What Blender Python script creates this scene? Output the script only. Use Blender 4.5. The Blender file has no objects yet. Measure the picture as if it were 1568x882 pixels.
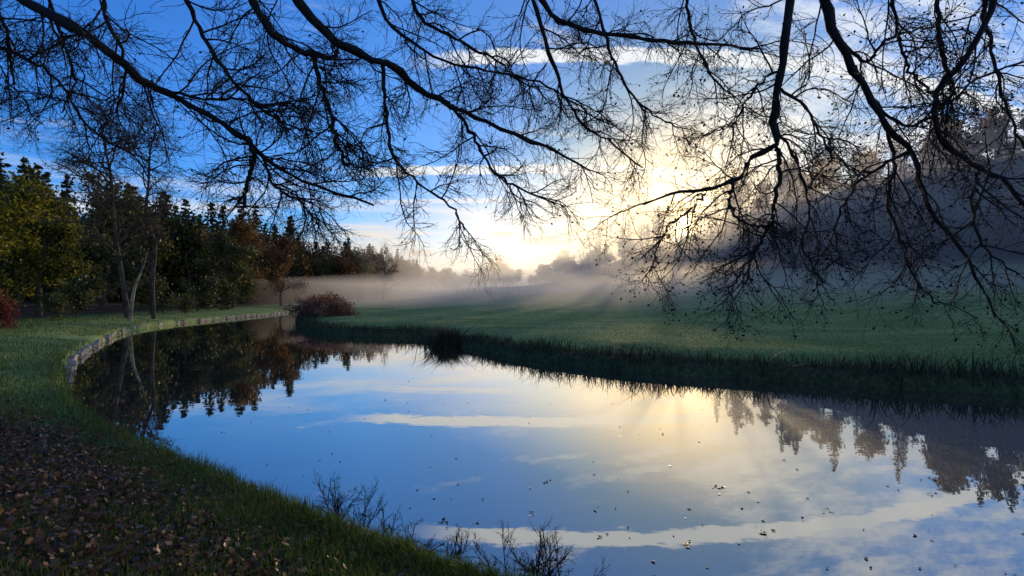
import bpy, math, numpy as np
from mathutils import Vector
rng=np.random.default_rng(7)
sc=bpy.context.scene
CZ=2.3; F=784.0; HY=452.0
def wp(px,py,Y): return np.array([(px-784)/F*Y, Y, CZ+(HY-py)/F*Y])
# ---------------------------------------------------------------- materials
def newmat(name):
    m=bpy.data.materials.new(name); m.use_nodes=True
    nt=m.node_tree; nt.nodes.clear()
    return m,nt
def nd(nt,t,**kw):
    n=nt.nodes.new(t)
    for k,v in kw.items(): setattr(n,k,v)
    return n
def ramp(nt,fac,stops):
    r=nd(nt,'ShaderNodeValToRGB'); e=r.color_ramp.elements
    while len(e)<len(stops): e.new(0.5)
    for i,(p,c) in enumerate(stops):
        e[i].position=p; e[i].color=(*c,1)
    nt.links.new(fac,r.inputs[0]); return r.outputs[0]
def leafmat(name,stops,transl=0.3,rough=0.6,spec=0.25):
    m,nt=newmat(name); L=nt.links.new
    at=nd(nt,'ShaderNodeAttribute',attribute_name='tint')
    col=ramp(nt,at.outputs['Fac'],stops)
    b=nd(nt,'ShaderNodeBsdfPrincipled'); b.inputs['Roughness'].default_value=rough
    b.inputs['Specular IOR Level'].default_value=spec
    L(col,b.inputs['Base Color'])
    o=nd(nt,'ShaderNodeOutputMaterial')
    if transl>0:
        t=nd(nt,'ShaderNodeBsdfTranslucent'); L(col,t.inputs['Color'])
        mx=nd(nt,'ShaderNodeMixShader'); mx.inputs[0].default_value=transl
        L(b.outputs[0],mx.inputs[1]); L(t.outputs[0],mx.inputs[2]); L(mx.outputs[0],o.inputs[0])
    else: L(b.outputs[0],o.inputs[0])
    return m
def noisemat(name,stops,scale=3,rough=0.85,bump=0.3,bscale=20,detail=6):
    m,nt=newmat(name); L=nt.links.new
    tc=nd(nt,'ShaderNodeTexCoord')
    n=nd(nt,'ShaderNodeTexNoise'); n.inputs['Scale'].default_value=scale; n.inputs['Detail'].default_value=detail
    L(tc.outputs['Object'],n.inputs['Vector'])
    col=ramp(nt,n.outputs['Fac'],stops)
    b=nd(nt,'ShaderNodeBsdfPrincipled'); b.inputs['Roughness'].default_value=rough
    b.inputs['Specular IOR Level'].default_value=0.2
    L(col,b.inputs['Base Color'])
    if bump>0:
        n2=nd(nt,'ShaderNodeTexNoise'); n2.inputs['Scale'].default_value=bscale; n2.inputs['Detail'].default_value=5
        L(tc.outputs['Object'],n2.inputs['Vector'])
        bp=nd(nt,'ShaderNodeBump'); bp.inputs['Strength'].default_value=bump; bp.inputs['Distance'].default_value=0.05
        L(n2.outputs['Fac'],bp.inputs['Height']); L(bp.outputs[0],b.inputs['Normal'])
    o=nd(nt,'ShaderNodeOutputMaterial'); L(b.outputs[0],o.inputs[0]); return m
bark_dark=noisemat('bark_dark',[(0.3,(0.012,0.011,0.012)),(0.7,(0.035,0.03,0.028))],6,0.8,0,30,2)
bark_light=noisemat('bark_light',[(0.35,(0.09,0.075,0.055)),(0.65,(0.34,0.28,0.2))],1.5,0.8,0.5,8)
bark_mid=noisemat('bark_mid',[(0.3,(0.04,0.032,0.026)),(0.7,(0.11,0.085,0.06))],2,0.85,0,8,2)
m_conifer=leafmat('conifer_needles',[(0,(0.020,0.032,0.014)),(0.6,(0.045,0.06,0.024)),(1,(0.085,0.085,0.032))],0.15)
m_green=leafmat('leaf_green',[(0,(0.03,0.045,0.014)),(0.5,(0.075,0.085,0.022)),(1,(0.13,0.12,0.035))],0.3)
m_yellow=leafmat('leaf_yellow_green',[(0,(0.06,0.075,0.012)),(0.5,(0.18,0.18,0.02)),(1,(0.38,0.33,0.035))],0.45)
m_autumn=leafmat('leaf_autumn',[(0,(0.06,0.035,0.014)),(0.5,(0.16,0.08,0.02)),(1,(0.29,0.15,0.035))],0.3)
m_red=leafmat('leaf_red',[(0,(0.06,0.02,0.012)),(0.5,(0.2,0.035,0.02)),(1,(0.3,0.10,0.05))],0.3)
m_heather=leafmat('heather_leaf',[(0,(0.08,0.035,0.025)),(0.5,(0.23,0.08,0.055)),(1,(0.32,0.18,0.09))],0.3)
m_grass=leafmat('grass_blades',[(0,(0.04,0.068,0.013)),(0.5,(0.095,0.15,0.026)),(0.85,(0.17,0.225,0.045)),(1,(0.28,0.23,0.1))],0.35)
m_pasture=leafmat('pasture_blades',[(0,(0.12,0.175,0.042)),(0.5,(0.19,0.265,0.07)),(1,(0.31,0.345,0.12))],0.3)
m_rough=leafmat('rough_grass',[(0,(0.018,0.024,0.01)),(0.6,(0.055,0.062,0.024)),(1,(0.15,0.13,0.06))],0.2)
m_litter=leafmat('fallen_leaf',[(0,(0.06,0.03,0.02)),(0.45,(0.17,0.08,0.042)),(0.8,(0.29,0.15,0.07)),(1,(0.38,0.26,0.17))],0.1,0.5)
m_float=leafmat('floating_leaf',[(0,(0.01,0.008,0.008)),(0.7,(0.03,0.02,0.015)),(1,(0.25,0.2,0.16))],0.05,0.35)
m_dry=leafmat('withered_leaf',[(0,(0.014,0.011,0.009)),(1,(0.035,0.025,0.018))],0,0.9,0.05)
m_stone=noisemat('canal_stone',[(0.3,(0.12,0.105,0.085)),(0.55,(0.34,0.30,0.24)),(0.75,(0.5,0.46,0.38))],2.2,0.8,0.6,9)
m_wood=noisemat('weathered_wood',[(0.3,(0.06,0.05,0.04)),(0.7,(0.13,0.11,0.09))],6)

# ---------------------------------------------------------------- mesh builder
class MB:
    def __init__(s): s.v=[];s.f=[];s.m=[];s.t=[];s.n=0
    def add(s,v,f,mat=0,tint=0.5):
        v=np.asarray(v,float).reshape(-1,3); f=np.asarray(f,int).reshape(-1,3)
        s.v.append(v); s.f.append(f+s.n); s.n+=len(v)
        s.m.append(np.full(len(f),mat) if np.isscalar(mat) else mat)
        s.t.append(np.full(len(v),tint,float) if np.isscalar(tint) else np.asarray(tint,float))
    def get(s): return np.concatenate(s.v),np.concatenate(s.f),np.concatenate(s.m),np.concatenate(s.t)
    def build(s,name,mats,smooth=False):
        v,f,mi,t=s.get(); me=bpy.data.meshes.new(name)
        me.vertices.add(len(v)); me.vertices.foreach_set('co',v.astype(np.float32).ravel())
        me.loops.add(len(f)*3); me.loops.foreach_set('vertex_index',f.astype(np.int32).ravel())
        me.polygons.add(len(f)); me.polygons.foreach_set('loop_start',np.arange(0,len(f)*3,3,dtype=np.int32))
        me.polygons.foreach_set('material_index',mi.astype(np.int32))
        me.polygons.foreach_set('use_smooth',np.full(len(f),smooth))
        a=me.attributes.new('tint','FLOAT','POINT'); a.data.foreach_set('value',t.astype(np.float32))
        for m in mats: me.materials.append(m)
        me.update(calc_edges=True)
        o=bpy.data.objects.new(name,me); sc.collection.objects.link(o); return o
def nrm(a): return a/(np.linalg.norm(a,axis=-1,keepdims=True)+1e-9)
def tubes(B,P,R,sides=4,mat=0,tint=0.5):
    P=np.asarray(P,float);R=np.asarray(R,float);N_,K,_=P.shape
    T=np.gradient(P,axis=1);T=nrm(T)
    ref=np.where(np.abs(T[...,2:3])>0.85,np.array([1.,0,0]),np.array([0,0,1.]))
    n1=nrm(np.cross(T,ref));n2=np.cross(T,n1)
    a=np.arange(sides)*2*math.pi/sides
    V=P[:,:,None,:]+R[:,:,None,None]*(np.cos(a)[None,None,:,None]*n1[:,:,None,:]+np.sin(a)[None,None,:,None]*n2[:,:,None,:])
    idx=np.arange(N_*K*sides).reshape(N_,K,sides)
    A=idx[:,:-1,:];Bq=np.roll(idx,-1,2)[:,:-1,:];C=idx[:,1:,:];D=np.roll(idx,-1,2)[:,1:,:]
    f=np.concatenate([np.stack([A,Bq,D],-1).reshape(-1,3),np.stack([A,D,C],-1).reshape(-1,3)])
    B.add(V.reshape(-1,3),f,mat,tint)
def grow(P,R,m,L,ang,K,droop,wig,r,rng,ysq=1.0,t0=0.15,zup=0.0,taper=0.3,lenfall=0.4):
    N_,KP,_=P.shape
    t=t0+(1-t0)*(np.arange(m)[None,:]+rng.random((N_,m)))/m
    ft=t*(KP-1);i=np.clip(ft.astype(int),0,KP-2);w=(ft-i)[...,None]
    ar=np.arange(N_)[:,None]
    base=P[ar,i]*(1-w)+P[ar,i+1]*w
    T=nrm(P[ar,i+1]-P[ar,i])
    Rb=R[ar,i]*(1-w[...,0])+R[ar,i+1]*w[...,0]
    base=base.reshape(-1,3);T=T.reshape(-1,3);Rb=Rb.ravel();tt=t.ravel();M=len(base)
    q=rng.normal(size=(M,3));q[:,1]*=ysq;q[:,2]+=zup
    q=nrm(q-(q*T).sum(-1,keepdims=True)*T)
    a=rng.uniform(ang[0],ang[1],M)[:,None]
    d=nrm(np.cos(a)*T+np.sin(a)*q)
    ln=rng.uniform(L[0],L[1],M)*(1-lenfall*tt)
    pts=[base];cur=base.copy()
    bend=rng.normal(size=(M,3))*wig*0.5; bend[:,1]*=ysq
    for k in range(1,K):
        e=rng.normal(size=(M,3))*wig; e[:,1]*=ysq
        d=d+e+bend;d[:,2]+=droop;d=nrm(d)
        cur=cur+d*(ln/(K-1))[:,None];pts.append(cur)
    C=np.stack(pts,1)
    r0=np.minimum(Rb*0.75,r)
    RR=r0[:,None]*np.linspace(1,taper,K)[None,:]
    return C,RR
def crs(pts,K):
    pts=np.asarray(pts,float);n=len(pts)
    p=np.vstack([2*pts[0]-pts[1],pts,2*pts[-1]-pts[-2]])
    out=[]
    for s in np.linspace(0,n-1-1e-6,K):
        i=int(s);u=s-i;a,b,c,d=p[i],p[i+1],p[i+2],p[i+3]
        out.append(0.5*((2*b)+(-a+c)*u+(2*a-5*b+4*c-d)*u*u+(-a+3*b-3*c+d)*u**3))
    return np.array(out)
def cards(rng,C,size,aspect=0.6,flat=0.0):
    n=len(C);a=rng.normal(size=(n,3));a[:,2]*=(1-flat);a=nrm(a)
    b=rng.normal(size=(n,3));b[:,2]*=(1-flat);b=nrm(b-(b*a).sum(-1,keepdims=True)*a)
    s=np.asarray(size).reshape(-1,1)
    v=np.stack([C-a*s*.5,C+b*s*aspect*.5,C+a*s*.5,C-b*s*aspect*.5],1)
    i=np.arange(n)[:,None]*4
    f=np.concatenate([i+np.array([[0,1,2]]),i+np.array([[0,2,3]])])
    return v.reshape(-1,3),f
# ---------------------------------------------------------------- terrain
near=[(60,-45),(30,-20),(12,-5),(6,0),(2,2.6),(0,3.55),(-.41,3.84),(-.99,4.2),(-1.77,4.73),(-2.6,5.35),(-3.7,6.16),(-4.76,6.86),(-5.95,7.7),(-7.6,9.1),(-9.6,11.1),(-11.8,13.5),(-15.3,17.8),(-19.6,24.3),(-24,31.8),(-26.7,39),(-27.7,47.8),(-27.9,58.8),(-31,75),(-38,105),(-60,150)]
far=[(-52,152),(-31,105),(-25,75),(-21.5,60),(-20.5,50),(-17,40),(-12,31),(-7.7,28),(-4.8,28),(-3.6,23.9),(-1.8,22.3),(-.35,19.4),(2.4,16.4),(4.1,15),(7.2,13.6),(9.7,12.5),(11.7,11.7),(20,8),(35,-2),(90,-45)]
def chaik(p):
    p=np.array(p,float);q=[p[0]]
    for a,b in zip(p[:-1],p[1:]): q+= [a*.75+b*.25,a*.25+b*.75]
    q.append(p[-1]);return np.array(q)
nearS=chaik(near);farS=chaik(far)
poly=np.vstack([nearS,farS])
def sdist(x,y):
    x=np.asarray(x,float);y=np.asarray(y,float)
    d=np.full(x.shape,1e9);ins=np.zeros(x.shape,bool)
    n=len(poly)
    for i in range(n):
        ax,ay=poly[i];bx,by=poly[(i+1)%n]
        ex,ey=bx-ax,by-ay
        t=np.clip(((x-ax)*ex+(y-ay)*ey)/(ex*ex+ey*ey+1e-12),0,1)
        d=np.minimum(d,(x-ax-t*ex)**2+(y-ay-t*ey)**2)
        if ay!=by:
            c=((ay>y)!=(by>y))&(x<(bx-ax)*(y-ay)/(by-ay)+ax)
            ins^=c
    d=np.sqrt(d);return np.where(ins,-d,d)
def sst(a,b,x):
    t=np.clip((x-a)/(b-a),0,1);return t*t*(3-2*t)
_w=[(rng.uniform(0,6.28),rng.uniform(0,6.28)) for _ in range(12)]
def wob(x,y,f):
    s=0
    for i,(a,p) in enumerate(_w):
        k=f*(1+0.35*i);s=s+np.sin((x*math.cos(a)+y*math.sin(a))*k+p+i)/(1+.35*i)
    return s/4
ridge=np.array([(30,300,0.5),(48,262,5),(69,235,17),(100,200,29),(140,145,34),(220,90,40),(420,0,45)],float)
def hill(x,y):
    best=np.full(np.shape(x),1e9);hh=np.zeros(np.shape(x));side=np.zeros(np.shape(x))
    for a,b in zip(ridge[:-1],ridge[1:]):
        ex,ey=b[0]-a[0],b[1]-a[1]
        t=np.clip(((x-a[0])*ex+(y-a[1])*ey)/(ex*ex+ey*ey),0,1)
        dx,dy=x-a[0]-t*ex,y-a[1]-t*ey
        d=np.hypot(dx,dy);c=d<best
        best=np.where(c,d,best);hh=np.where(c,a[2]+t*(b[2]-a[2]),hh)
        side=np.where(c,dx*(-ey)+dy*ex,side)
    fr=1-sst(0,75,best)
    bk=1-0.6*sst(0,160,best)
    return hh*np.where(side>0,bk,fr)
def height(x,y,d=None):
    x=np.asarray(x,float);y=np.asarray(y,float)
    if d is None: d=sdist(x,y)
    right=sst(-22,0,x+0.05*np.maximum(y-60,0))
    z=0.33+0.3*sst(0,3,d)+0.035*wob(x,y,1.6)*sst(0,1.5,d)
    z=z+right*sst(4,40,d)*(0.021*np.clip(y-25,0,400)+0.03*np.clip(x-8,0,120))
    z=z+(1-right)*0.05*np.clip(d-8,0,60)
    z=z+hill(x,y)*sst(5,40,d)+0.4*wob(x,y,0.05)*sst(10,40,d)
    return -0.7+(z+0.7)*sst(-0.3,0.12,d+0.05*wob(x,y,4.5))
tx=np.linspace(-5.4,5.4,760);xs=7*np.sinh(tx)-3
ty=np.linspace(-2.4,6.0,700);ys=7+7*np.sinh(ty)
X,Y=np.meshgrid(xs,ys);D=sdist(X,Y);Z=height(X,Y,D)
nx,ny=len(xs),len(ys)
id_=np.arange(nx*ny).reshape(ny,nx)
f=np.concatenate([np.stack([id_[:-1,:-1],id_[:-1,1:],id_[1:,1:]],-1).reshape(-1,3),np.stack([id_[:-1,:-1],id_[1:,1:],id_[1:,:-1]],-1).reshape(-1,3)])
def zone(x,y,d):
    z=(1-sst(5.6,8.6,y+0.1*x+1.2*wob(x,y,1.5)))*(x<8)*(0.3+0.68*sst(0.15,1.0,d))
    z=np.maximum(z,sst(6,10,d)*(x<-22-0.02*y)*(y>15))
    z=np.maximum(z,sst(2,6,hill(x,y)))
    return np.clip(z,0,1)
zn_=np.maximum(zone(X,Y,D),.8*(1-sst(.7,1.4,D))*((X>-22)&(Y>20-.85*X)|(X>6)&(Y>6)|(X>-5)&(Y>14)))
G=MB();G.add(np.stack([X,Y,Z],-1).reshape(-1,3),f,0,zn_.ravel())
m,nt=newmat('meadow_ground');L=nt.links.new
geo=nd(nt,'ShaderNodeNewGeometry');at=nd(nt,'ShaderNodeAttribute',attribute_name='tint')
def nz(scale,det,sock):
    n=nd(nt,'ShaderNodeTexNoise');n.inputs['Scale'].default_value=scale;n.inputs['Detail'].default_value=det;L(sock,n.inputs['Vector']);return n.outputs['Fac']
mp=nd(nt,'ShaderNodeMapping');mp.inputs['Scale'].default_value=(0.5,1.6,1);L(geo.outputs['Position'],mp.inputs[0])
n1=nz(0.35,8,mp.outputs[0]);n2=nz(9,6,geo.outputs['Position'])
mixn=nd(nt,'ShaderNodeMath',operation='MULTIPLY_ADD');L(n2,mixn.inputs[0]);mixn.inputs[1].default_value=0.4
hf=nd(nt,'ShaderNodeMath',operation='MULTIPLY');L(n1,hf.inputs[0]);hf.inputs[1].default_value=0.6;L(hf.outputs[0],mixn.inputs[2])
gc=ramp(nt,mixn.outputs[0],[(0.36,(0.115,0.175,0.045)),(0.5,(0.20,0.28,0.08)),(0.62,(0.32,0.365,0.13))])
lc=ramp(nt,n2,[(0.3,(0.016,0.013,0.009)),(0.55,(0.05,0.034,0.02)),(0.75,(0.11,0.07,0.04))])
mc=nd(nt,'ShaderNodeMix',data_type='RGBA');L(at.outputs['Fac'],mc.inputs[0]);L(gc,mc.inputs[6]);L(lc,mc.inputs[7])
b=nd(nt,'ShaderNodeBsdfPrincipled');b.inputs['Roughness'].default_value=0.95;b.inputs['Specular IOR Level'].default_value=0.1
L(mc.outputs[2],b.inputs['Base Color'])
bp=nd(nt,'ShaderNodeBump');bp.inputs['Strength'].default_value=0.9;bp.inputs['Distance'].default_value=0.12;L(mixn.outputs[0],bp.inputs['Height']);L(bp.outputs[0],b.inputs['Normal'])
o=nd(nt,'ShaderNodeOutputMaterial');L(b.outputs[0],o.inputs[0])
ground=G.build('meadow_ground',[m],True)
# ---------------------------------------------------------------- water
m,nt=newmat('canal_water');L=nt.links.new
fr=nd(nt,'ShaderNodeFresnel');fr.inputs['IOR'].default_value=1.33
mr=nd(nt,'ShaderNodeMapRange');mr.inputs['From Min'].default_value=0.02;mr.inputs['From Max'].default_value=0.6;mr.inputs['To Min'].default_value=0.38;mr.inputs['To Max'].default_value=0.9
L(fr.outputs[0],mr.inputs[0])
gl=nd(nt,'ShaderNodeBsdfGlossy');gl.inputs['Roughness'].default_value=0.01;gl.inputs['Color'].default_value=(0.95,0.94,0.89,1)
df=nd(nt,'ShaderNodeBsdfDiffuse');df.inputs['Color'].default_value=(0.042,0.043,0.038,1)
geo=nd(nt,'ShaderNodeNewGeometry')
mp=nd(nt,'ShaderNodeMapping');mp.inputs['Scale'].default_value=(0.8,1.6,1);L(geo.outputs['Position'],mp.inputs[0])
n=nd(nt,'ShaderNodeTexNoise');n.inputs['Scale'].default_value=1.3;n.inputs['Detail'].default_value=3;L(mp.outputs[0],n.inputs['Vector'])
bp=nd(nt,'ShaderNodeBump');bp.inputs['Strength'].default_value=0.07;bp.inputs['Distance'].default_value=0.015;L(n.outputs['Fac'],bp.inputs['Height'])
L(bp.outputs[0],gl.inputs['Normal'])
mx=nd(nt,'ShaderNodeMixShader');L(mr.outputs[0],mx.inputs[0]);L(df.outputs[0],mx.inputs[1]);L(gl.outputs[0],mx.inputs[2])
o=nd(nt,'ShaderNodeOutputMaterial');L(mx.outputs[0],o.inputs[0])
W=MB();W.add([(-75,-46,0),(100,-46,0),(100,160,0),(-75,160,0)],[(0,1,2),(0,2,3)]);W.build('canal_water',[m])
# ---------------------------------------------------------------- stone canal wall
wl=np.array([(-11.8,13.5),(-15.3,17.8),(-19.6,24.3),(-24,31.8),(-26.7,39),(-27.7,47.8),(-27.9,58.8),(-29.5,68)])
wl=crs(np.c_[wl,np.zeros(len(wl))],400)[:,:2]
seg=np.r_[0,np.cumsum(np.hypot(*np.diff(wl,axis=0).T))]
B=MB();s=0
bf=np.array([(0,2,1),(0,3,2),(4,5,6),(4,6,7),(0,1,5),(0,5,4),(1,2,6),(1,6,5),(2,3,7),(2,7,6),(3,0,4),(3,4,7)])
while s<seg[-1]-1.3:
    ln=rng.uniform(0.4,1.1);
    p=np.array([np.interp(s,seg,wl[:,0]),np.interp(s,seg,wl[:,1])]);q=np.array([np.interp(s+ln-0.05,seg,wl[:,0]),np.interp(s+ln-0.05,seg,wl[:,1])])
    t=(q-p)/np.linalg.norm(q-p);nn=np.array([-t[1],t[0]])
    off=rng.normal()*0.04;sk=rng.random()<(.3 if s<7 else .1)
    for (z0,z1,w0) in ((-0.4,0.05,0.0),(0.055,0.21+rng.normal()*0.03,0.03)):
        if sk and z0>0: continue
        i0=p-nn*(w0+0.12)+nn*off;i1=q-nn*(w0+0.12)+nn*off;o0=p+nn*0.06;o1=q+nn*0.06
        v=np.array([[*i0,z0],[*i1,z0],[*o1,z0],[*o0,z0],[*i0,z1],[*i1,z1],[*o1,z1],[*o0,z1]])+rng.normal(size=(8,3))*0.018
        B.add(v,bf)
    s+=ln
wall=B.build('stone_canal_wall',[m_stone]);bv=wall.modifiers.new('b','BEVEL');bv.width=0.025;bv.segments=2
# ---------------------------------------------------------------- tree generators
def leafclumps(B,rng,centers,sig,nper,size,mat,tlo=0.0,thi=1.0,flat=0.0):
    n=len(centers);ct=rng.uniform(tlo,thi,n)
    C=np.repeat(centers,nper,0)+rng.normal(size=(n*nper,3))*np.array([sig,sig,sig*.7])
    tt=np.clip(np.repeat(ct,nper)+rng.normal(size=n*nper)*0.15,0,1)
    v,f=cards(rng,C,rng.uniform(size*.6,size*1.4,n*nper),0.7,flat)
    B.add(v,f,mat,np.repeat(tt,4))
def broadleaf(seed,h,cr,nclump=60,nper=45,size=0.3,leafm=1,base=0.25,bend=0.05,sig=.16):
    r=np.random.default_rng(seed);B=MB()
    tp=np.array([[0,0,-0.4]]+[[r.normal()*bend*h*.2*k,r.normal()*bend*h*.2*k,h*.85*k/5] for k in range(1,6)])
    tr=crs(tp,12)[None];R=np.linspace(h*.022,h*.004,12)[None]
    tubes(B,tr,R,6)
    P1,R1=grow(tr,R,14,(cr*.8,cr*1.2),(.6,1.2),7,0.03,.12,h*.009,r,t0=base,lenfall=.4)
    tubes(B,P1,R1,4)
    P2,R2=grow(P1,R1,5,(cr*.25,cr*.5),(.4,1.0),5,0.02,.15,h*.004,r);tubes(B,P2,R2,3)
    if nclump>0:
        ends=np.concatenate([P2[:,-1],P2[:,2],P1[:,-1],tr[:,-1]])
        c=ends[r.choice(len(ends),min(nclump,len(ends)),replace=False)]
        leafclumps(B,r,c,cr*sig,nper,size,leafm)
    else:
        P3,R3=grow(P2,R2,4,(cr*.15,cr*.3),(.4,1.0),4,0.02,.2,h*.0028,r,taper=.7);tubes(B,P3,R3,3)
    return B.get()
def conifer(seed,h,wr,nl=26,nper=11,sub=7,size=0.5):
    r=np.random.default_rng(seed);B=MB()
    tubes(B,np.array([[[0,0,-.4],[0,0,h*.5],[0,0,h*.99]]]),np.array([[h*.014,h*.01,h*.002]]),5)
    zs=np.linspace(.12,.985,nl);C=[];T=[]
    for z in zs:
        rad=wr*(1-z)**.65*r.uniform(.7,1.2)+.12
        k=max(4,int(nper*(1-z*.6)))
        for a in r.uniform(0,6.28)+np.arange(k)*6.28/k+r.normal(size=k)*.2:
            rr=rad*r.uniform(.6,1.2);tt=r.uniform(0,1)
            for s in np.linspace(.2,1,sub):
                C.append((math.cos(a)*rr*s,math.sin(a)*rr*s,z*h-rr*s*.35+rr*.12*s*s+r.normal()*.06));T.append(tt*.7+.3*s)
    C=np.array(C)+r.normal(size=(len(C),3))*.12
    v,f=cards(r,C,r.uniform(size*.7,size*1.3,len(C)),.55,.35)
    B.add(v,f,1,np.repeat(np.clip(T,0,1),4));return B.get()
def baretree(seed,trunk,h,rad,L1,n1=16,n2=8,n3=6,mat=0,droop=0.0,t0=.35):
    r=np.random.default_rng(seed);B=MB()
    tr=crs(trunk,16)[None];R=(rad*np.linspace(1,.15,16)**.8)[None]
    tubes(B,tr,R,8,mat)
    P1,R1=grow(tr,R,n1,L1,(.6,1.25),9,.03+droop,.12,rad*.4,r,t0=t0,lenfall=.35);tubes(B,P1,R1,5,1)
    P2,R2=grow(P1,R1,n2,(L1[0]*.35,L1[1]*.45),(.4,1.0),7,droop,.16,rad*.16,r);tubes(B,P2,R2,3,1)
    P3,R3=grow(P2,R2,n3,(L1[0]*.14,L1[1]*.22),(.4,1.0),5,droop,.2,rad*.09,r);tubes(B,P3,R3,3,1)
    return B
def put(B,data,x,y,rot,s,z=None,matmap=None,dt=0.0,sz=1.0):
    v,f,mi,t=data;c,sn=math.cos(rot),math.sin(rot)
    if z is None: z=float(height(np.array([x]),np.array([y]))[0])
    V=np.stack([(v[:,0]*c-v[:,1]*sn)*s+x,(v[:,0]*sn+v[:,1]*c)*s+y,v[:,2]*s*sz+z],-1)
    if matmap is not None: mi=np.array(matmap)[mi]
    B.add(V,f,mi,np.clip(t+dt,0,1))
# left woodland
con=[conifer(10+i,15,[3.4,3.0,3.8,2.6][i],24,11,7,.6) for i in range(4)]
bro=[broadleaf(30+i,12.5,4.4,70,40,.42) for i in range(4)]
cl=crs(np.array([(-80,30,0),(-58,52,0),(-50,82,0),(-44,112,0),(-40,150,0),(-42,200,0),(-43,250,0)]),600)[:,:2]
B=MB()
NW=380
for k in range(NW):
    i=int(599*(k/NW)**1.1);p=cl[i];ba=abs(rng.normal())*11
    x,y=p[0]-ba-rng.uniform(0,2),p[1]+rng.normal()*4+ba*.25
    if rng.random()<.5: put(B,con[rng.integers(4)],x,y,rng.uniform(0,6.28),rng.uniform(.75,1.22),dt=rng.uniform(-.25,.3),matmap=[0,1])
    else: put(B,bro[rng.integers(4)],x,y,rng.uniform(0,6.28),rng.uniform(.8,1.15),dt=rng.uniform(-.3,.25),matmap=[0,3 if rng.random()<.55 else 2])
for k in range(90):
    i=int(rng.uniform(0,400));p=cl[i];
    put(B,bro[rng.integers(4)],p[0]+rng.uniform(0,4),p[1]+rng.normal()*2,rng.uniform(0,6.28),rng.uniform(.2,.4),dt=rng.uniform(-.4,0),matmap=[0,2 if rng.random()<.6 else 3])
B.build('mixed_woodland',[bark_mid,m_conifer,m_green,m_autumn])
def single(name,data,x,y,s,mats,rot=0.,dt=0.):
    B=MB();put(B,data,x,y,rot,s,dt=dt);return B.build(name,mats)
single('yellow_green_tree',broadleaf(51,11,4.2,120,80,.24,base=.12,sig=.12),-33.5,32,1.0,[bark_mid,m_yellow])
single('yellow_green_tree',broadleaf(52,9,3.4,90,80,.24,base=.12,sig=.13),-35,38,1.0,[bark_mid,m_yellow],dt=-.3)
single('autumn_tree',broadleaf(53,12,4.2,90,80,.28,base=.15,sig=.13),-38,70,1.0,[bark_mid,m_autumn],dt=.1)
single('autumn_tree',broadleaf(54,11,4.0,90,80,.28,base=.15,sig=.13),-36,80,1.0,[bark_mid,m_autumn],dt=-.1)
single('broadleaf_tree',broadleaf(55,10,4.0,90,80,.28,base=.12,sig=.13),-35.5,64,.9,[bark_mid,m_green])
single('broadleaf_tree',broadleaf(57,12,4.2,90,70,.28,base=.12,sig=.13),-40,50,1.0,[bark_mid,m_green],dt=-.3)
single('red_shrub',broadleaf(56,2.0,1.1,50,50,.13,base=.05),-25.3,25,.8,[bark_mid,m_red])
for i,(x,y,s) in enumerate([(-28,27,.8),(-30.5,36,1.0),(-31,44,1.1),(-32,52,1.2),(-29.5,33,.6),(-33,58,1.3),(-30,47,.6)]):
    single('hawthorn_shrub',broadleaf(60+i,2.4,1.7,45,40,.19,base=.05),x,y,s,[bark_mid,m_green],dt=-.1)
t1=np.array([wp(197,492,38),wp(189,440,38),wp(181,395,38.3),wp(172,330,38),wp(168,270,37.6),wp(158,225,38),wp(150,180,38)])
b_=baretree(71,t1,16,.2,(3.4,5.6),26,10,8,0,t0=.3);b_.build('bare_beech_tree',[bark_mid,bark_mid])
t2=np.array([wp(236,488,40),wp(233,430,40),wp(237,375,40.3),wp(222,335,40),wp(226,280,39.5),wp(228,230,40),wp(236,200,40)])
b_=baretree(72,t2,14,.16,(2.8,4.6),24,10,8,0,t0=.3);b_.build('bare_beech_tree',[bark_mid,bark_mid])
t3=np.array([wp(199,492,36.5),wp(203,455,36.5),wp(208,435,36.6),wp(219,408,37),wp(226,385,37)])
b_=baretree(73,t3,5,.14,(1.2,2.2),8,6,5,0);b_.build('leaning_birch_tree',[bark_light,bark_mid])
z0=float(height(np.array([-34.]),np.array([135.]))[0])
b_=baretree(74,np.array([(-34,135,z0-.5),(-34,135.3,z0+3),(-33.5,135,z0+7),(-34,135,z0+12)]),14,.45,(4.5,7),26,9,7,0,t0=.2);b_.build('bare_oak_tree',[bark_dark,bark_dark])
# distant tree line
far_b=[broadleaf(90+i,12,5,60,26,.8) for i in range(3)]
B=MB()
for k in range(100):
    u=rng.uniform(-.28,.24);yy=rng.uniform(250,400);s=rng.uniform(.55,1.05)
    put(B,far_b[k%3],u*yy,yy,rng.uniform(0,6),s)
for u,yy,s in [(-.03,280,1.3),(.10,270,1.3),(.155,280,1.2),(-.16,240,.9),(-.13,225,.7),(-.19,215,.9)]:
    put(B,far_b[1],u*yy,yy,1,s)
B.build('distant_treeline',[bark_dark,m_autumn])
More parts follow.
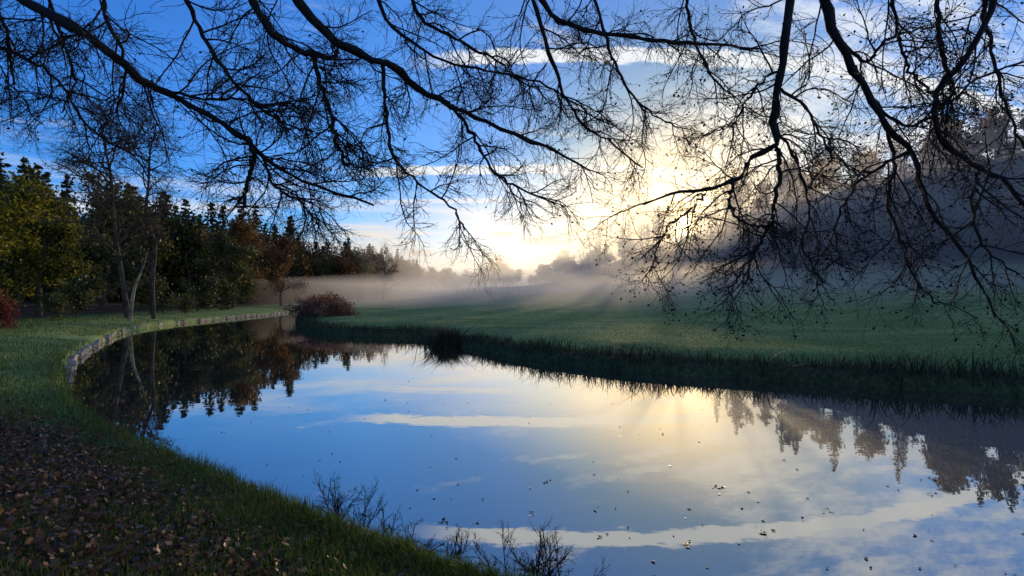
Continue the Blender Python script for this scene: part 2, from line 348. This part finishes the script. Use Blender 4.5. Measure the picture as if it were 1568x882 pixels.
# hillside woodland
hb=[broadleaf(110+i,16,4.6,60,22,.8) for i in range(4)];hc=[conifer(120+i,19,3.4,20,8,5,.9) for i in range(3)]
hn=[broadleaf(130+i,17,5,0) for i in range(3)]
B=MB();cnt=0
for k in range(9000):
    x=rng.uniform(26,330);y=rng.uniform(40,330)
    hv=float(hill(np.array(x),np.array(y)))
    if hv<2.0: continue
    u=x/y
    if u>2.0: continue
    if rng.random()>.105: continue
    if u<.20 and rng.random()<.7: continue
    if .31<u<.36 and rng.random()<.75: continue
    if u<.42:
        if rng.random()<.3: continue
        if (.295<u<.375) or rng.random()<.6: put(B,hn[rng.integers(3)],x,y,rng.uniform(0,6),rng.uniform(.65,1.1));continue
    if rng.random()<.45: put(B,hc[rng.integers(3)],x,y,rng.uniform(0,6),rng.uniform(.6,1.12),dt=rng.uniform(-.3,.3),matmap=[0,1])
    else: put(B,hb[rng.integers(4)],x,y,rng.uniform(0,6),rng.uniform(.6,1.05),dt=rng.uniform(-.35,.3),matmap=[0,2])
    cnt+=1
print('hill trees',cnt)
B.build('hillside_woodland',[bark_dark,m_conifer,m_autumn])
# ---------------------------------------------------------------- overhanging bare trees
LA=[
 ([(-60,-60),(60,12),(130,50),(200,112),(270,152),(330,180),(375,215),(400,240),(440,268),(500,290),(570,312)],4.6,5.2,17,4),
 ([(378,212),(388,235),(380,270),(372,320)],5.0,5.0,10,6),
 ([(360,-60),(400,30),(440,68),(500,88),(515,75)],4.8,5.2,16,7),
 ([(420,-60),(470,20),(530,70),(600,100),(640,135),(690,160),(740,185),(800,212),(850,230),(905,262)],5.0,5.6,17,4),
 ([(690,160),(715,190),(735,230),(765,270),(800,290),(850,312)],5.3,5.5,8,3),
 ([(478,80),(490,130),(508,180),(515,222),(532,252)],5.0,5.1,9,6),
 ([(270,-40),(300,40),(340,100),(385,155),(430,185),(480,200)],4.7,5.0,9,3),
 ([(585,100),(590,170),(600,235),(640,280),(690,315),(710,350)],5.2,5.3,7,3),
 ([(800,-50),(835,60),(860,130),(885,180),(930,215),(985,255)],5.0,5.4,8,3),
 ([(790,-60),(850,20),(900,45),(960,52),(1030,62),(1100,66),(1165,72)],5.3,5.6,11,4),
 ([(-40,60),(40,90),(90,130),(130,190),(190,230),(240,250)],5.2,5.6,7,2),
 ([(150,-40),(160,30),(190,90),(180,150),(150,200)],4.8,5.0,7,3),
 ([(620,-50),(640,20),(700,60),(760,90),(800,130)],5.3,5.5,8,3),
 ([(560,-50),(600,40),(680,90),(760,110),(840,130),(900,170)],5.6,5.8,7,3),
 ([(230,130),(300,150),(360,150),(420,160),(470,150)],5,5.2,6,3),
 ([(400,240),(420,285),(460,310),(490,345)],5,5.1,6,3),
 ([(60,-50),(90,60),(110,120),(90,170)],5,5.3,7,2),
 ([(900,-50),(930,60),(960,130),(1010,180),(1060,200)],5.6,5.8,7,2),
 ([(-30,-40),(10,60),(20,130),(60,190)],5,5.3,6,2),
]
LB=[
 ([(1225,-60),(1205,60),(1192,130),(1189,190),(1190,222),(1155,240),(1125,275),(1085,290),(1040,296),(985,312)],4.6,5.4,19,5),
 ([(1190,222),(1196,262),(1186,320),(1182,355)],4.9,5,10,6),
 ([(1182,340),(1160,380),(1140,410),(1110,450)],5,5.1,7,3),
 ([(1125,275),(1120,312),(1138,340),(1180,348)],5.1,5.1,7,4),
 ([(1258,-60),(1275,30),(1298,80),(1330,140),(1360,195),(1398,228),(1410,275),(1425,320),(1470,380),(1500,430),(1520,485)],4.7,5.4,17,5),
 ([(1360,195),(1372,255),(1362,310),(1380,370),(1400,425),(1440,470)],5,5.3,8,3),
 ([(1550,-60),(1500,60),(1455,120),(1432,165),(1455,225),(1500,255),(1540,278),(1580,330)],4.8,5,15,8),
 ([(1440,-50),(1445,60),(1460,140),(1432,170)],5.2,4.9,9,7),
 ([(1310,100),(1345,160),(1400,190),(1450,160),(1500,120),(1580,90)],5,5.3,8,4),
 ([(1285,60),(1330,90),(1360,60),(1420,40),(1500,20)],5,5.3,7,3),
 ([(1205,100),(1160,130),(1130,180),(1100,200)],5,5.2,6,3),
 ([(1085,290),(1060,320),(1020,350),(1000,400),(990,440)],5.2,5.4,6,2),
 ([(1500,-50),(1520,60),(1540,150),(1568,220),(1590,260)],5.2,5.4,8,3),
 ([(1398,228),(1340,260),(1300,300),(1280,350),(1290,410)],5.1,5.3,7,3),
 ([(1192,130),(1240,170),(1270,230),(1320,270)],4.9,5.2,7,3),
 ([(1500,255),(1490,320),(1510,380),(1560,420)],5,5.2,7,3),
 ([(1370,-50),(1380,50),(1400,110),(1440,150)],5,5.0,8,4),
 ([(1189,190),(1220,250),(1240,320),(1230,380),(1260,430)],5,5.2,6,3),
 ([(1050,-50),(1060,40),(1090,110),(1130,150)],5.6,5.8,8,3),
]
def overtree(name,limbs,trunk,seed,leafn,n1,n2,n3,rf,droop):
    r=np.random.default_rng(seed);B=MB();K=26
    tr=crs(np.array(trunk),14)[None];TR=np.linspace(.42,.12,14)[None];tubes(B,tr,TR,12)
    Ps=[];Rs=[]
    for i,(pl,d0,d1,w0,w1) in enumerate(limbs):
        n=len(pl);dd=np.linspace(d0,d1,n)+r.normal(size=n)*.12
        pts=np.array([wp(a,b,d) for (a,b),d in zip(pl,dd)])
        P=crs(pts,K)+r.normal(size=(K,3))*.011
        R=np.linspace(w0,w1,K)/784*dd.mean()*.5*rf*(1+.12*r.normal(size=K))
        Ps.append(P);Rs.append(R)
        if pl[0][1]<0 or pl[0][0]<-20 or pl[0][0]>1570:
            tgt=tr[0,int(7+i%6)];a=P[0];mid=(a*.55+tgt*.45)+np.array([0,0,.9]);dirn=P[0]-P[2]
            q=crs(np.array([a,a+dirn*1.2,mid,tgt]),12)
            tubes(B,q[None],np.linspace(R[0],R[0]*2.2,12)[None],7)
    Ps=np.array(Ps);Rs=np.array(Rs);tubes(B,Ps,Rs,8)
    P1,R1=grow(Ps,Rs,n1,(.45,1.2),(.5,1.15),10,droop,.16,.0095,r,ysq=.55,t0=.03,taper=.35);tubes(B,P1,R1,5)
    P2,R2=grow(P1,R1,n2,(.2,.5),(.45,1.0),7,droop,.18,.0044,r,ysq=.7,t0=.08,taper=.5,lenfall=.3);tubes(B,P2,R2,3)
    P3,R3=grow(P2,R2,n3,(.08,.22),(.4,1.0),5,droop*.5,.2,.0025,r,t0=.1,taper=.7);tubes(B,P3,R3,3)
    P4,R4=grow(Ps,Rs,16,(.1,.4),(.5,1.2),6,-.03,.2,.004,r,t0=.03,taper=.5);tubes(B,P4,R4,3)
    e=np.concatenate([P3[:,-1],P2[:,-1]]);e=e[r.choice(len(e),leafn,replace=False)]
    e=e+r.normal(size=e.shape)*.006
    v,f=cards(r,e,r.uniform(.015,.042,len(e)),.65);B.add(v,f,1,np.repeat(r.uniform(0,1,len(e)),4))
    return B.build(name,[bark_dark,m_dry],True)
overtree('overhanging_beech_tree',LA,[(-3.5,-3.2,.2),(-3.4,-3.0,3),(-3.0,-2.6,6),(-2.6,-2.2,10)],201,1300,14,10,7,.85,-.035)
overtree('overhanging_beech_tree',LB,[(4.0,-2.6,.2),(4.0,-2.4,3),(4.1,-2.0,6),(4.2,-1.5,10)],202,5000,10,9,6,.75,-.06)
# ---------------------------------------------------------------- grass blades
def blades(B,x,y,h,w,rng,lean=.35,mat=0,tint=None,z=None):
    n=len(x)
    if z is None: z=height(x,y)
    a=rng.uniform(0,6.28,n);la=rng.uniform(0,6.28,n);le=h*np.abs(rng.normal(size=n))*lean
    bx,by=np.cos(a)*w*.5,np.sin(a)*w*.5
    dx,dy=np.cos(la)*le,np.sin(la)*le
    p0=np.stack([x-bx,y-by,z-.01],-1);p1=np.stack([x+bx,y+by,z-.01],-1)
    m0=np.stack([x-bx*.7+dx*.35,y-by*.7+dy*.35,z+h*.6],-1);m1=np.stack([x+bx*.7+dx*.35,y+by*.7+dy*.35,z+h*.6],-1)
    tp=np.stack([x+dx,y+dy,z+h],-1)
    v=np.stack([p0,p1,m0,m1,tp],1).reshape(-1,3);i=np.arange(n)[:,None]*5
    f=np.concatenate([i+np.array([[0,1,3]]),i+np.array([[0,3,2]]),i+np.array([[2,3,4]])])
    t=rng.uniform(0,1,n) if tint is None else tint
    B.add(v,f,mat,np.repeat(t,5))
B=MB()
n=420000
Yp=2.0/(rng.random(n)*(1/1.0-2.0/45)+2.0/45)/1.0;Yp=np.clip(Yp,1.6,45)
Xp=rng.uniform(-1.15,.3,n)*Yp
d=sdist(Xp,Yp);zn=zone(Xp,Yp,d)
pat=wob(Xp,Yp,2.2)
keep=(d>0.0)&(d<14)&(Xp<3)&((rng.random(n)>zn*(.93-.35*np.clip(pat,0,1))))&~((Xp>-20)&(Yp>22))
keep&=(Yp<6.5-0.98*Xp+4)|(Xp<-12)
Xp,Yp,d,zn=Xp[keep],Yp[keep],d[keep],zn[keep]
sc_=np.clip(Yp/7,1,5)
edge=np.exp(-(d/.25)**2)
h=rng.uniform(.035,.09,len(Xp))*(1+1.0*edge)*sc_**.45*(1+.5*np.clip(wob(Xp,Yp,3),-1,1))
blades(B,Xp,Yp,h,.006*sc_,rng,.5,0,np.clip(rng.uniform(0,1,len(Xp))*.8+.15*wob(Xp,Yp,1.2),0,1))
print('blades',len(Xp))
B.build('towpath_grass',[m_grass])
# leaf litter
n=150000
x=rng.uniform(-11,3,n);y=rng.uniform(1.2,10,n);d=sdist(x,y);zn=zone(x,y,d)
k=(d>.05)&(rng.random(n)<zn*.5*(1+.4*wob(x,y,4))+.03)&(y<7-0.98*x)
x,y=x[k],y[k];n=len(x);z=height(x,y)+rng.uniform(.005,.05,n)
B=MB();v,f=cards(rng,np.stack([x,y,z],-1),rng.uniform(.025,.075,n),.7,.45);B.add(v,f,0,np.repeat(rng.beta(1.5,1.9,n)*.95,4));B.build('fallen_leaves',[m_litter]);print('litter',n)
# far bank rough vegetation
def alongbank(pts,step):
    s=np.r_[0,np.cumsum(np.hypot(*np.diff(pts,axis=0).T))];t=np.arange(0,s[-1],step)
    return np.stack([np.interp(t,s,pts[:,0]),np.interp(t,s,pts[:,1])],-1)
fb=farS[(farS[:,1]<80)&(farS[:,0]<45)]
ab=alongbank(fb,.0045);n=len(ab)
x=ab[:,0]+rng.normal(size=n)*.5;y=ab[:,1]+rng.normal(size=n)*.55+.35
d=sdist(x,y);k=d>-.08;x,y,d=x[k],y[k],d[k]
clump=.75+.8*wob(x,y,1.3)+.5*wob(x,y,5)
h=np.clip(rng.uniform(.12,.55,len(x))*clump*(1+.25*sst(0,8,x)),.06,1.0)*np.exp(-np.clip(d-.8,0,9)*1.1)
B=MB();blades(B,x,y,h,rng.uniform(.012,.035,len(x)),rng,.9,0,np.clip(rng.uniform(0,1,len(x))*.8+.15*wob(x,y,2),0,1))
B.build('bankside_rough_grass',[m_rough])
# meadow grass tufts
n=90000
Yp=13/(rng.random(n)*(1-13/70)+13/70);Xp=rng.uniform(-.55,1.15,n)*Yp
d=sdist(Xp,Yp);k=(d>.8)&(Xp>-19)&(Yp>11);Xp,Yp=Xp[k],Yp[k]
B=MB();s_=np.clip(Yp/14,1,5);blades(B,Xp,Yp,rng.uniform(.015,.04,len(Xp))*(1+.5*np.clip(wob(Xp,Yp,.8),-1,1)),.02*s_,rng,1.2,0,rng.uniform(0,1,len(Xp)))
B.build('meadow_grass',[m_pasture])
# reed tussock
B=MB();n=900;a=rng.uniform(0,6.28,n);rr=np.abs(rng.normal(size=n))*.28
x=-3.0+np.cos(a)*rr*1.7;y=22.9+np.sin(a)*rr
blades(B,x,y,rng.uniform(.25,1.0,n),.03*np.ones(n),rng,1.2,0,rng.uniform(0,1,n),z=np.maximum(height(x,y),0.0)*.6)
B.build('reed_tussock',[m_rough])
# russet shrub at the point
B=MB()
cs=[];
for k in range(230):
    t=rng.random();cx=-19.2+t*5.6+rng.normal()*.5;cy=46.5-t*6+rng.normal()*1.2+.8
    hh=(1.9-1.3*abs(t-.55)*2+.3*math.sin(t*23))*rng.random()**.7
    cs.append((cx,cy,.45+max(hh,.1)))
leafclumps(B,rng,np.array(cs),.22,60,.13,1)
base=np.array([(c[0],c[1],.3) for c in cs[:120]]);top=np.array(cs[:120])+np.array([0,0,.25])
tubes(B,np.stack([base,(base+top)/2+rng.normal(size=base.shape)*.08,top],1),np.tile([.03,.02,.01],(120,1)),3)
B.build('russet_shrub',[bark_mid,m_heather])
# bankside twiggy plants in front
def weed(name,px,py,seed,s,n0=7,zup=0.5):
    r=np.random.default_rng(seed);Yb=F*(CZ-.15)/(py-HY);Xb=(px-784)/F*Yb
    d=nrm(np.stack([r.normal(size=n0)*.7+.2,r.normal(size=n0)*.5+.1,np.full(n0,1.0)],-1))
    K=8;pts=[np.tile([Xb,Yb,-.05],(n0,1))+r.normal(size=(n0,3))*.05];pts[0][:,2]=-.05
    for k in range(1,K):
        d=nrm(d+r.normal(size=d.shape)*.12+np.array([.02,0,-.03]));pts.append(pts[-1]+d*s/(K-1)*r.uniform(.7,1.1,(n0,1)))
    P=np.stack(pts,1);R=np.tile(np.linspace(.006,.0024,K),(n0,1));B=MB();tubes(B,P,R,4)
    P1,R1=grow(P,R,10,(s*.18,s*.42),(.4,.8),6,.03,.12,.0035,r,t0=.2,taper=.6);tubes(B,P1,R1,3)
    P2,R2=grow(P1,R1,6,(s*.06,s*.14),(.4,.8),4,.02,.15,.0026,r,taper=.8);tubes(B,P2,R2,3)
    return B.build(name,[bark_dark])
for i,(px,py,s) in enumerate([(515,785,.62),(555,800,.6),(590,815,.42),(640,840,.5),(690,850,.42),(785,885,.6),(850,895,.62),(820,870,.5)]):
    weed('dead_willowherb_plant',px,py,300+i,s)
# floating leaves
B=MB();n=300
Yp=3.6/(rng.random(n)*(1-3.6/26)+3.6/26);Xp=rng.uniform(-.75,1.05,n)*Yp
for cx,cy in [(835,737),(1100,745),(1270,782),(1415,752),(815,785),(920,818),(1430,735),(1050,830),(680,797),(1170,815)]:
    Yc=F*CZ/(cy-HY);Xc=(cx-784)/F*Yc;k=rng.integers(4,9)
    Xp=np.r_[Xp,Xc+rng.normal(size=k)*.04];Yp=np.r_[Yp,Yc+rng.normal(size=k)*.035]
d=sdist(Xp,Yp);k=d<-.15;Xp,Yp=Xp[k],Yp[k];n=len(Xp)
v,f=cards(rng,np.stack([Xp,Yp,np.full(n,.008)],-1),rng.uniform(.02,.065,n),.6,.88)
v[:,2]=np.maximum(v[:,2],.003)
B.add(v,f,0,np.repeat(rng.beta(1,1.8,n)*.9,4));B.build('floating_leaves',[m_float])
# field fence
B=MB();xs_=np.linspace(-16,2,12)
pz=height(xs_,np.full(12,150.))
for x_,z_ in zip(xs_,pz): 
    v=np.array([[sx*.09,sy*.09,sz] for sz in (-.3,1.3) for sx,sy in ((-1,-1),(1,-1),(1,1),(-1,1))])+np.array([x_,150,z_]);B.add(v,bf)
for hh in (.6,1.1):
    P=np.stack([xs_,np.full(12,149.88),pz+hh],-1)[None];tubes(B,P,np.full((1,12),.03),4)
B.build('field_fence',[m_wood])
# ---------------------------------------------------------------- mist volumes (prisms on a ground-plan outline)
def mist(name,foot,z0,z1,den,g,col=(0.9,0.94,1)):
    m,nt=newmat(name);vs=nd(nt,'ShaderNodeVolumeScatter');vs.inputs['Density'].default_value=den;vs.inputs['Anisotropy'].default_value=g;vs.inputs['Color'].default_value=(*col,1)
    o=nd(nt,'ShaderNodeOutputMaterial');nt.links.new(vs.outputs[0],o.inputs['Volume'])
    try: m.cycles.homogeneous_volume=True
    except Exception: pass
    try: m.cycles.volume_sampling='DISTANCE'
    except Exception: pass
    n=len(foot);v=[(x,y,z0) for x,y in foot]+[(x,y,z1) for x,y in foot]
    fs=[tuple(range(n-1,-1,-1)),tuple(range(n,2*n))]+[(i,(i+1)%n,(i+1)%n+n,i+n) for i in range(n)]
    me=bpy.data.meshes.new(name);me.from_pydata(v,[],fs);me.update();me.materials.append(m)
    ob=bpy.data.objects.new(name,me);sc.collection.objects.link(ob);return ob
mist('ground_mist',[(330,38),(330,430),(-300,430),(-180,200),(10,38)],-1,5.0,.015,.68,(1,.97,.92))
mist('valley_mist',[(420,50),(420,470),(-330,470),(-200,300),(40,50)],5.1,27,.0052,.64,(.97,.97,.98))
# ---------------------------------------------------------------- sky
az=math.atan(263/784.);el=math.radians(7.5)
sd=Vector((math.sin(az)*math.cos(el),math.cos(az)*math.cos(el),math.sin(el)))
w=bpy.data.worlds.new('World');sc.world=w;w.use_nodes=True;nt=w.node_tree;nt.nodes.clear();L=nt.links.new
sky=nd(nt,'ShaderNodeTexSky',sky_type='NISHITA');sky.sun_disc=False;sky.sun_elevation=el;sky.sun_rotation=az
sky.air_density=1.0;sky.dust_density=1.6;sky.ozone_density=3.0
tc=nd(nt,'ShaderNodeTexCoord');sep=nd(nt,'ShaderNodeSeparateXYZ');L(tc.outputs['Generated'],sep.inputs[0])
def M(op,a,b=None,c=None):
    n=nd(nt,'ShaderNodeMath',operation=op)
    for i,s in enumerate((a,b,c)):
        if s is None: continue
        if isinstance(s,(int,float)): n.inputs[i].default_value=s
        else: L(s,n.inputs[i])
    return n.outputs[0]
def MR(v,a,b,c=0.,d=1.):
    n=nd(nt,'ShaderNodeMapRange',interpolation_type='SMOOTHSTEP')
    L(v,n.inputs[0]);
    for i,q in enumerate((a,b,c,d)): n.inputs[i+1].default_value=q
    return n.outputs[0]
def NZ(x,y,scale,det=6,rough=.6,z=0.):
    c=nd(nt,'ShaderNodeCombineXYZ');L(x,c.inputs[0]);L(y,c.inputs[1]);c.inputs[2].default_value=z
    n=nd(nt,'ShaderNodeTexNoise');n.inputs['Scale'].default_value=scale;n.inputs['Detail'].default_value=det;n.inputs['Roughness'].default_value=rough
    L(c.outputs[0],n.inputs['Vector']);return n.outputs['Fac']
x,y,z=sep.outputs
zc=M('MAXIMUM',z,.03);px=M('DIVIDE',x,zc);py=M('DIVIDE',y,zc)
wisp=NZ(px,py,6.0,5,.7)
def contrail(y0,k,x0,wd,xa,xb,xc,xd,seed):
    cx=M('SUBTRACT',px,x0);yc=M('MULTIPLY_ADD',M('MULTIPLY',cx,cx),k,y0)
    dd=M('ABSOLUTE',M('ADD',M('SUBTRACT',py,yc),M('MULTIPLY',M('SUBTRACT',wisp,.5),wd*1.6)))
    mk=MR(dd,wd,wd*.55)
    return M('MULTIPLY',M('MULTIPLY',mk,MR(px,xa,xb)),MR(px,xd,xc))
c1=contrail(2.12,.12,.35,.085,-.5,-.1,3.0,4.5,0)
c2=contrail(4.05,.08,.1,.19,-1.5,-.9,1.5,2.0,0)
c3=contrail(5.4,.05,.1,.18,-1.9,-1.2,-.4,.4,0)
rx=M('ADD',M('MULTIPLY',px,.75),M('MULTIPLY',py,.45));ry=M('SUBTRACT',M('MULTIPLY',py,1.7),M('MULTIPLY',px,.9))
ci=NZ(rx,ry,1.3,6,.68,5.)
reg=M('ADD',MR(px,-.8,2.2,-.08,.16),M('MULTIPLY',MR(py,1.5,3.5),.04))
cir=MR(M('ADD',ci,reg),.54,.76);cir=M('MULTIPLY',cir,.85)
lw=NZ(M('MULTIPLY',x,3.),M('MULTIPLY',z,26.),1.,5,.6,9.)
low=M('MULTIPLY',MR(lw,.42,.66),M('MULTIPLY',MR(z,.03,.1),MR(z,.26,.12)));low=M('MULTIPLY',low,.8)
tot=M('MAXIMUM',M('MAXIMUM',c1,c2),M('MAXIMUM',M('MULTIPLY',c3,.6),M('MAXIMUM',cir,low)))
vd=nd(nt,'ShaderNodeVectorMath',operation='DOT_PRODUCT');L(tc.outputs['Generated'],vd.inputs[0]);vd.inputs[1].default_value=sd
dot=M('MAXIMUM',vd.outputs['Value'],0.)
prox=M('POWER',dot,60.)
def MIX(f,a,b,bt='MIX'):
    n=nd(nt,'ShaderNodeMix',data_type='RGBA',blend_type=bt)
    if isinstance(f,float): n.inputs[0].default_value=f
    else: L(f,n.inputs[0])
    for i,s in ((6,a),(7,b)):
        if isinstance(s,tuple): n.inputs[i].default_value=(*s,1)
        else: L(s,n.inputs[i])
    return n.outputs[2]
# clear-air colour: deeper blue away from the sun
tintc=ramp(nt,dot,[(0.0,(.2,.43,.76)),(.5,(.17,.46,.92)),(.82,(.19,.43,.81)),(.925,(.165,.30,.56)),(.965,(.165,.235,.33)),(1.0,(.19,.15,.09))])
tv=nd(nt,'ShaderNodeVectorMath',operation='SCALE');L(tintc,tv.inputs[0]);tv.inputs['Scale'].default_value=2.5
skyb=MIX(1.0,sky.outputs[0],tv.outputs[0],'MULTIPLY')
ccol=MIX(prox,(6.6,6.9,7.3),(7.8,6.9,5.0))
lowf=M('MULTIPLY',MR(z,.24,.08),MR(dot,.55,.9))
ccol=MIX(lowf,ccol,(7.2,5.9,3.9))
skyc=MIX(tot,skyb,ccol)
lw2=NZ(M('MULTIPLY',x,18.),M('MULTIPLY',z,60.),1.,4,.6)
def smallcloud(x0,z0,a,b_):
    ax=M('DIVIDE',M('SUBTRACT',x,x0),a);az_=M('DIVIDE',M('SUBTRACT',z,z0),b_)
    r2=M('SQRT',M('ADD',M('MULTIPLY',ax,ax),M('MULTIPLY',az_,az_)))
    r2=M('ADD',r2,M('MULTIPLY',M('SUBTRACT',lw2,.5),1.6))
    return M('MULTIPLY',MR(r2,1.1,.5),MR(y,0.,.2))
sm=M('MAXIMUM',smallcloud(.0645,.106,.06,.012),M('MAXIMUM',smallcloud(-.18,.082,.032,.009),smallcloud(-.02,.118,.03,.008)))
skyc=MIX(M('MULTIPLY',sm,.75),skyc,(3.4,3.1,3.0))
glow=M('ADD',M('ADD',M('MULTIPLY',M('POWER',dot,90.),1.3),M('MULTIPLY',M('POWER',dot,900.),9.)),M('MULTIPLY',M('POWER',dot,14000.),330.))
gcol=nd(nt,'ShaderNodeVectorMath',operation='SCALE');gcol.inputs[0].default_value=(1,.72,.34);L(glow,gcol.inputs['Scale'])
skyc=MIX(1.0,skyc,gcol.outputs[0],'ADD')
bg=nd(nt,'ShaderNodeBackground');bg.inputs[1].default_value=.135;L(skyc,bg.inputs[0])
o=nd(nt,'ShaderNodeOutputWorld');L(bg.outputs[0],o.inputs[0])
s=bpy.data.lights.new('sun','SUN');s.energy=5;s.angle=math.radians(.5);s.color=(1,.74,.42)
so=bpy.data.objects.new('sun',s);sc.collection.objects.link(so);so.rotation_euler=sd.to_track_quat('Z','Y').to_euler()
# ---------------------------------------------------------------- camera
cam=bpy.data.cameras.new('camera');cam.lens=18;cam.sensor_width=36;cam.clip_end=5000;cam.clip_start=.05
co=bpy.data.objects.new('camera',cam);sc.collection.objects.link(co);co.location=(0,0,CZ);co.rotation_euler=(math.radians(90.8),0,0);sc.camera=co
sc.view_settings.view_transform='Standard';sc.view_settings.look='None';sc.view_settings.exposure=0
